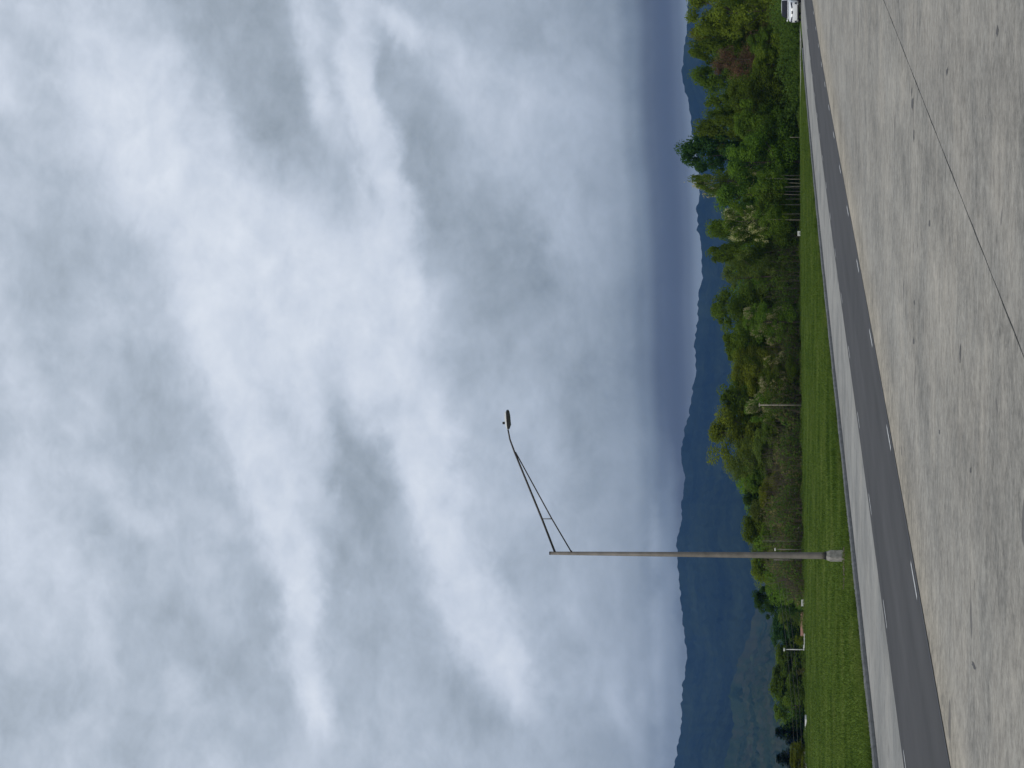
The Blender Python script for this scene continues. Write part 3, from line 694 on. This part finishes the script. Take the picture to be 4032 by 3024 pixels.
n = 26000; row = rs.uniform(200, 3150, n); e = rs.normal(1.2, .9, n); X, Y = edge_point(row, e); Z = ground_z(X, Y) - .02; hg = rs.uniform(.08, .34, n) * (.6 + .5 * np.sin(row * .043) * np.sin(row * .0171)); th = rs.uniform(0, 6.28, n); wd = rs.uniform(.012, .03, n)
v = np.zeros((n, 3, 3)); v[:, 0] = np.c_[X - wd * np.cos(th), Y - wd * np.sin(th), Z]; v[:, 1] = np.c_[X + wd * np.cos(th), Y + wd * np.sin(th), Z]; v[:, 2] = np.c_[X + rs.normal(0, .4, n) * hg, Y + rs.normal(0, .4, n) * hg, Z + hg]
tag(mesh_obj('fringe_grass', v.reshape(-1, 3), np.arange(3 * n).reshape(-1, 3), M['blades']), 'unmown taller grass where the lawn meets the wood', 'grass', kind='stuff')

# ------------------------------------------------------------------ lamp post
PB = Vector((-5.45, 70.2, 0)); PB.z = float(ground_z(np.array(PB.x), np.array(PB.y))) + float(lawn_noise(PB.x, PB.y))
lamp = empty('lamp_post', PB); tag(lamp, 'tall tapered steel lamp post with long braced arm standing on the lawn', 'lamp post')
AD = Vector((CA, -SA, 0))
def on_arm(x, y):            # point of the vertical plane through the post along the arm
    d = at(x, y, 1.0) - Vector((0, 0, CAM_H)); n = Vector((SA, CA, 0))
    t = (PB.dot(n)) / d.dot(n); return Vector((0, 0, CAM_H)) + d * t - PB
ztop = on_arm(2167, 2177).z; zped = .53
m = MB(); hw = .145
def oct_ring(h, c, z): return [(h, -h + c, z), (h, h - c, z), (h - c, h, z), (-h + c, h, z), (-h, h - c, z), (-h, -h + c, z), (-h + c, -h, z), (h - c, -h, z)]
m.quad_strip([oct_ring(hw, .02, -.25), oct_ring(hw, .02, zped - .13), oct_ring(hw * .995, .05, zped - .11), oct_ring(hw * .80, .05, zped - .01), oct_ring(hw * .76, .05, zped)])
ped = m.build('pedestal', M['ped'], lamp); ped.rotation_euler = (0, 0, R(28))
MB().tube([(0, 0, zped), (0, 0, zped + .045)], .135, 12).build('base_plate', M['black'], lamp)
for k in range(4):
    a = R(45 + 90 * k); MB().tube([(.12 * math.cos(a), .12 * math.sin(a), zped + .04), (.12 * math.cos(a), .12 * math.sin(a), zped + .09)], .016, 6).build('anchor_bolt', M['steel_dark'], lamp)
MB().tube([(0, 0, zped + .045), (0, 0, zped + .16), (0, 0, ztop * .5), (0, 0, ztop)], [.112, .108, .083, .054], 20).build('pole', M['steel'], lamp, True)
MB().tube([(0, 0, ztop), (0, 0, ztop + .035)], [.06, .05], 16).build('pole_cap', M['steel_dark'], lamp)
A0, A1, A2, A3, A4 = on_arm(2184, 2172), on_arm(2134, 2043), on_arm(2026, 1780), on_arm(2008, 1731), on_arm(2000, 1690)
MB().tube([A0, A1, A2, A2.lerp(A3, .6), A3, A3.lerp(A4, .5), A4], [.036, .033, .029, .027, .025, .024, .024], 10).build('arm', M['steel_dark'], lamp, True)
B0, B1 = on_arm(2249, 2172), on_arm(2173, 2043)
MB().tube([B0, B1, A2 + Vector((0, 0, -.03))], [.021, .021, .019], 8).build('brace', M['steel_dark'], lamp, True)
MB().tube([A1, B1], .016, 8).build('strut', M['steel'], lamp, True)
for q in (A0, B0): MB().tube([q - AD * .09, q + AD * .03], .035, 8).build('bracket', M['steel_dark'], lamp)
# luminaire in its own frame: x along the arm, z up
tip = on_arm(1994, 1617); ax = (tip - A4).normalized(); up = (Vector((0, 0, 1)) - ax * ax.z).normalized(); sd_ = up.cross(ax)
def lum(x, y, z): return A4 + ax * x + sd_ * y + up * z
LL = (tip - A4).length
st = [(0, .035, .03, -.02), (.10, .07, .065, -.035), (.22, .10, .075, -.045), (.40, .11, .08, -.05), (.56, .10, .06, -.045), (LL - .03, .06, .03, -.03), (LL, .03, .0, -.02)]
rings = []
for (x, w, zt, zb) in st:
    rings.append([lum(x, w * math.cos(a), (zt if math.sin(a) > 0 else -zb) * math.sin(a)) for a in [2 * math.pi * k / 14 for k in range(14)]])
lu = MB().quad_strip(rings).build('luminaire', M['housing'], lamp, True)
rings = []
for (x, w, zt, zb) in [(.02, .06, .012, -.06), (.12, .10, .012, -.10), (.25, .115, .012, -.095), (.42, .12, .010, -.095), (.56, .108, .006, -.08), (LL + .01, .07, .0, -.06)]:
    rings.append([lum(x, w * c, z) for c, z in ((-1, zt), (-.9, zb), (.9, zb), (1, zt))])
MB().quad_strip(rings).build('lens', M['black'], lu)
MB().tube([lum(.21, 0, .085), lum(.21, 0, .155)], [.042, .04], 10).build('photocell', M['black'], lu)
# strip of bare soil beside the footing
rs = np.random.default_rng(2); v = []; f = []
for i, u in enumerate(np.linspace(-.95, .38, 28)):
    wv = .95 * math.sin(math.pi * (i + .5) / 28) ** .5 * rs.uniform(.65, 1.15)
    for s_ in (-1, 0, 1):
        X, Y = PB.x + u, PB.y - 1.1 + s_ * wv + rs.uniform(-.06, .06); v.append((X, Y, float(ground_z(np.array(X), np.array(Y))) + float(lawn_noise(X, Y)) + (.03 if s_ == 0 else .006)))
for i in range(27):
    for k in (0, 1): f.append((i*3 + k, (i+1)*3 + k, (i+1)*3 + k + 1, i*3 + k + 1))
o = mesh_obj('bare_soil', v, f, M['dirt'])
if o.data.polygons[0].normal.z < 0: o.data.flip_normals()
tag(o, kind='structure')

# ------------------------------------------------------------------ white car coming down the outer lane
cp = at(3154, 29, 187); cs_, cl_ = to_road(cp.x, cp.y)
car = empty('car', (cp.x, cp.y, .012), 0); car.rotation_euler = (0, 0, math.atan2(-cp.y, -cp.x) - R(10))      # local x = forward
tag(car, 'white sport utility car facing the camera on the outer lane', 'car')
def body_ring(x, w, zb, zs, zt, crown):
    pts = [(.0, zb), (.80 * w, zb), (.96 * w, zb + .10), (w, zb + .30), (w * .99, zs), (w * .93, zt - .03), (w * .82, zt + crown * .4), (w * .45, zt + crown * .9), (0, zt + crown)]
    return [(x, y, z) for y, z in pts] + [(x, -y, z) for y, z in pts[-2:0:-1]]
stt = [(2.37, .60, .36, .62, .74, .02), (2.33, .78, .26, .66, .82, .03), (2.22, .87, .22, .70, .90, .04), (1.95, .915, .20, .78, .97, .05), (1.4, .925, .20, .82, 1.01, .06), (.85, .93, .20, .84, 1.06, .05), (0, .935, .20, .86, 1.04, .0), (-1.2, .935, .20, .88, 1.06, .0), (-1.9, .92, .24, .90, 1.08, .0), (-2.25, .88, .30, .92, 1.08, .0), (-2.36, .80, .36, .80, 1.0, .0)]
body = MB().quad_strip([body_ring(*s) for s in stt])
def top_ring(x, wb, wt, zb, zt):
    pts = [(wb, zb), (wb * .97, zb + .1), (wt * 1.05, zt - .09), (wt * .9, zt - .015), (wt * .45, zt + .012), (0, zt + .02)]
    return [(x, y, z) for y, z in pts] + [(x, -y, z) for y, z in pts[-2::-1]]
cab = MB().quad_strip([top_ring(.92, .84, .80, 1.0, 1.09), top_ring(.60, .85, .76, 1.0, 1.32), top_ring(.22, .86, .70, 1.0, 1.56), top_ring(-.2, .86, .67, 1.0, 1.63), top_ring(-1.0, .86, .67, 1.0, 1.63), top_ring(-1.7, .85, .66, 1.0, 1.55), top_ring(-2.15, .82, .62, 1.0, 1.28), top_ring(-2.25, .80, .74, 1.0, 1.1)])
bo = body.build('body', M['body'], car, True); cab.build('roof', M['body'], car, True)
ws = MB(); rings = []
for (x, w, z) in ((.905, .77, 1.115), (.66, .735, 1.305), (.40, .68, 1.475), (.225, .64, 1.565)):
    rings.append([(x + .035 - .05 * abs(k) ** 2 * .6, w * k, z + .03) for k in np.linspace(-1, 1, 7)])
for r in rings: ws.v += [Vector(p) for p in r]
for i in range(3):
    for k in range(6): ws.f.append((i*7 + k, i*7 + k + 1, i*7 + k + 8, i*7 + k + 7))
ws.build('windshield', M['glass'], car, True)
for s in (1, -1):
    for (xa, xb, xc, xd) in ((.55, -.30, -.30, .20), (-.40, -1.25, -1.25, -.40), (-1.35, -1.95, -1.70, -1.35)):
        MB().quad_strip([[(xa, s * .855, 1.10), (xb, s * .862, 1.10), (xc, s * .725, 1.52), (xd, s * .735, 1.52)], [(xa, s * .84, 1.10), (xb, s * .84, 1.10), (xc, s * .70, 1.52), (xd, s * .70, 1.52)]]).build('side_window', M['glass'], car)
    MB().quad_strip([[(2.43, s * .36, .80), (2.43, s * .38, .735), (2.34, s * .80, .76), (2.26, s * .88, .86), (2.36, s * .72, .88)], [(2.25, s * .40, .80), (2.23, s * .42, .76), (2.07, s * .78, .80), (2.02, s * .82, .885), (2.1, s * .72, .90)]]).build('headlight', M['lampglass'], car)
    MB().box((2.15, s * .74 - .09, .36), (2.345, s * .74 + .09, .54)).build('fog_light', M['lampglass'], car, bevel=.02)
    mi = MB().tube([(.62, s * .86, 1.10), (.62, s * .94, 1.12)], .025, 6); mi.box((.54, s * .98 - .07, 1.08), (.66, s * .98 + .07, 1.19)); mi.build('mirror', M['body'], car)
    MB().box((-.45, s * .925 - .02, .86), (-.25, s * .925 + .03, .885)).build('door_handle', M['body'], car)
    for xw in (1.45, -1.42):
        yc = s * .80
        tp = [(.30, .11), (.35, .09), (.365, .05), (.365, -.05), (.35, -.09), (.30, -.11)]
        rings = [[(xw + r * math.cos(2*math.pi*k/20), yc + y, .365 + r * math.sin(2*math.pi*k/20)) for k in range(20)] for r, y in tp]
        ty = MB().quad_strip(rings).build('wheel', M['tyre'], car, True)
        rm = MB()
        for k in range(5):
            a = 2 * math.pi * k / 5; rm.tube([(xw, yc + s * .115, .365), (xw + .24 * math.cos(a), yc + s * .112, .365 + .24 * math.sin(a))], [.05, .035], 6)
        rm.build('rim', M['rim'], ty)
MB().box((2.20, -.62, .20), (2.352, .62, .34)).build('lower_grille', M['black'], car, bevel=.03)
MB().box((1.9, -.86, .14), (2.25, .86, .24)).build('bumper_shade', M['black'], car, bevel=.03)  # black bar standing in for the shadow below the front bumper
MB().quad_strip([[(2.40 + dx, y, z) for y, z in ((-.13, .80), (.13, .80), (.10, .70), (-.10, .70))] for dx in (0, -.1)]).build('front_badge', M['black'], car)
MB().box((1.7, -.78, .15), (-2.1, .78, .22)).build('underbody', M['black'], car)

# ------------------------------------------------------------------ boards, poles and roofs beyond the lawn
def board(x0, x1, y0, y1, D, label, name='notice_board', mark=None, tilt=0.0, post=True):
    c = at((x0 + x1) / 2, (y0 + y1) / 2, D); h = (x1 - x0) / F * D; w = (y1 - y0) / F * D; gz = float(ground_z(np.array(c.x), np.array(c.y)))
    root = empty(name, (c.x, c.y, gz)); root.rotation_euler = (0, tilt, 0); zc = c.z - gz
    p = MB().box((-w / 2, -.02, zc - h / 2), (w / 2, .02, zc + h / 2)).build('panel', M['board'], root)
    if mark: MB().box((-w * mark, -.027, zc - h * .18), (w * mark, -.0215, zc + h * .18)).build('marking', M['grey'], root)
    if post:
        for s in (-1, 1): MB().tube([(s * w * .35, .045, -.3), (s * w * .35, .045, zc + h * .3)], .014, 6).build('post', M['bark'], root)
    return tag(root, label, 'sign')
board(3140, 3156, 910, 929, 183, 'small white notice board with grey panel at the foot of the wood', mark=.25)
board(3155, 3167, 2361, 2387, 156, 'white sign board with a dark dot left of the lamp post', 'sign_board', mark=.10)
board(3128, 3133, 1927, 1946, 168, 'upper white panel among the bare stems', 'panel_sign')
board(3139, 3144, 2080, 2102, 164, 'leaning white panel right of the lamp post', 'panel_sign', tilt=.18)
board(3131, 3135, 1991, 2000, 166.5, 'smallest white panel among the bare stems', 'panel_sign')
def pole(y, x0, x1, D, r, label, mat, name, head=None):
    t = at(x0, y, D); gz = float(ground_z(np.array(t.x), np.array(t.y))); root = empty(name, (t.x, t.y, gz)); h = t.z - gz
    MB().tube([(0, 0, -.3), (0, 0, h)], [r, r * .8], 10).build('shaft', mat, root, True)
    if head == 'cross':
        MB().box((-.16, -.03, h - .10), (.16, .03, h - .02)).build('crossbar', mat, root); MB().box((-.05, -.09, h * .55), (.05, -.045, h * .55 + .16)).build('bracket', mat, root)
    if head == 'lamp':
        MB().tube([(0, 0, h - .05), (.05, -.05, h + .04)], .02, 6).build('neck', mat, root); MB().box((-.10, -.30, h + .02), (.10, .1, h + .12)).build('lamp_head', M['housing'], root, bevel=.03)
    return tag(root, label, 'pole' if head != 'lamp' else 'street light')
pole(1595, 2987, 3118, 172.5, .055, 'pale pole with short crossbar standing before the wood', M['palebark'], 'pale_pole', 'cross')
pole(2130, 3002, 3112, 161, .016, 'thin grey pole right of the lamp post', M['steel'], 'thin_pole')
pole(2163, 3056, 3125, 160, .03, 'short street light half hidden by the lamp post', M['steel'], 'street_light', 'lamp')
pole(2204, 3047, 3130, 160, .035, 'grey pole immediately left of the lamp post', M['steel'], 'grey_pole')
pole(2557, 3092, 3170, 153, .034, 'white street light above the left lawn edge', M['housing'], 'street_light', 'lamp')
pole(541, 3110, 3145, 188, .022, 'short pale marker post below the tallest dark tree', M['palebark'], 'marker_post')
# thin utility cabinets and a rail beside the street light
def simple_box(name, x0, x1, y0, y1, D, depth, mat, label, cat, lid=None):
    c = at(x1, (y0 + y1) / 2, D); w = (y1 - y0) / F * D; t = at(x0, (y0 + y1) / 2, D); gz = min(float(ground_z(np.array(c.x), np.array(c.y))), c.z)
    root = empty(name, (c.x, c.y, gz)); h = t.z - gz
    MB().box((-w/2, 0, -.2), (w/2, depth, h - .05)).build('cabinet_body', mat, root, bevel=.02); MB().box((-w/2 - .02, -.02, h - .048), (w/2 + .02, depth + .02, h)).build('lid', lid or mat, root)
    MB().box((-w*.35, -.012, .1), (w*.35, -.002, h - .12)).build('door', M['grey'], root)
    return tag(root, label, cat)
simple_box('utility_cabinet', 3163, 3172, 2543, 2560, 152.5, .4, M['board'], 'white utility cabinet at the foot of the white street light', 'cabinet')
fr = empty('white_rail', at(3168, 2523, 152.5)); fr.location.z = float(ground_z(np.array(fr.location.x), np.array(fr.location.y))); zr = at(3164, 2523, 152.5).z - fr.location.z
for k in range(4): MB().box((-.42 + .27 * k, -.02, -.2), (-.395 + .27 * k, .02, zr)).build('post', M['board'], fr)
for q in (.02,): MB().box((-.5, -.045, zr - q - .05), (.5, -.022, zr - q)).build('rail', M['board'], fr)
tag(fr, 'low white rail beside the round clipped shrub', 'rail')
def house(name, x_ridge, y0, y1, D, depth, mat_roof, label, wall, ridge_h):
    a, b = at(x_ridge, y1, D), at(x_ridge, y0, D); w = b.x - a.x; c = (a + b) / 2; gz = float(ground_z(np.array(c.x), np.array(c.y)))
    root = empty(name, (c.x, c.y, gz)); H = c.z - gz; e = H - ridge_h
    wl = MB(); wl.box((-w/2 + .15, .2, -.3), (w/2 - .15, depth - .2, e)); wl.build('wall', wall, root)
    r = MB().quad_strip([[(-w/2, -.15, e - .06), (-w/2, depth/2, H), (-w/2, depth + .15, e - .06), (-w/2, depth/2, H - .12)], [(w/2, -.15, e - .06), (w/2, depth/2, H), (w/2, depth + .15, e - .06), (w/2, depth/2, H - .12)]]).build('roof', mat_roof, root)
    MB().box((-.35, .17, max(e - 1.4, .1)), (.35, .197, max(e - .3, .5))).build('window', M['glass'], root)
    return tag(root, label, 'house')
house('brown_roofed_house', 3153, 2420, 2514, 240, 5.0, M['rooftile'], 'low house showing only its brown roof over the lawn', M['wallp'], 1.0)
house('grey_roofed_house', 3166, 2985, 3100, 150, 5.0, M['greyroof'], 'grey roofed shed at the left edge of the lawn', M['greyroof'], .9)
# white trailer
c = at(3192, 2868, 147); tr = empty('white_trailer', (c.x, c.y, float(ground_z(np.array(c.x), np.array(c.y)))), R(-14)); zt = at(3170, 2868, 147).z - tr.location.z; w = 76 / F * 147
MB().box((-w/2, 0, zt - .6), (w/2, .8, zt)).build('cargo_box', M['board'], tr, bevel=.04)
MB().box((-w/2 - .5, .3, zt - .74), (-w/2, .5, zt - .66)).build('drawbar', M['steel_dark'], tr)
for s in (-.2, .2): MB().tube([(s, -.06, zt - .82), (s, .08, zt - .82)], .17, 12).build('wheel', M['tyre'], tr)
tag(tr, 'low white trailer under the dark spruces', 'trailer')
# overhead wires
for i, (xa, xb) in enumerate(((3050, 3128), (3064, 3144), (3078, 3160))):
    a, b = at(xa, 2204, 160), at(xb, 3300, 168); m = MB()
    m.tube([a.lerp(b, t) - Vector((0, 0, .5 * 4 * t * (1 - t))) for t in np.linspace(0, 1, 14)], .008, 4)
    tag(m.build('overhead_wire', M['wire']), ('top', 'middle', 'lowest')[i] + ' of three thin wires crossing the trees left of the lamp post', 'wire', 'overhead wires')
# small daisies-like litter on the lawn is left to the grass

# ------------------------------------------------------------------ haze
hz = MB().box((-7000, -60, -20), (7000, 6600, 330)).build('haze', None)
m, t, out = new_mat('haze'); pv = t.n('ShaderNodeVolumePrincipled'); pv.inputs['Color'].default_value = (.15, .38, .96, 1); pv.inputs['Density'].default_value = 6.0e-5
pv.inputs['Anisotropy'].default_value = 0.0; t.link(pv.outputs[0], out.inputs['Volume']); hz.data.materials.append(m)
tag(hz, 'thin blue haze in front of the mountains', 'haze', kind='stuff')
bpy.context.view_layer.update()
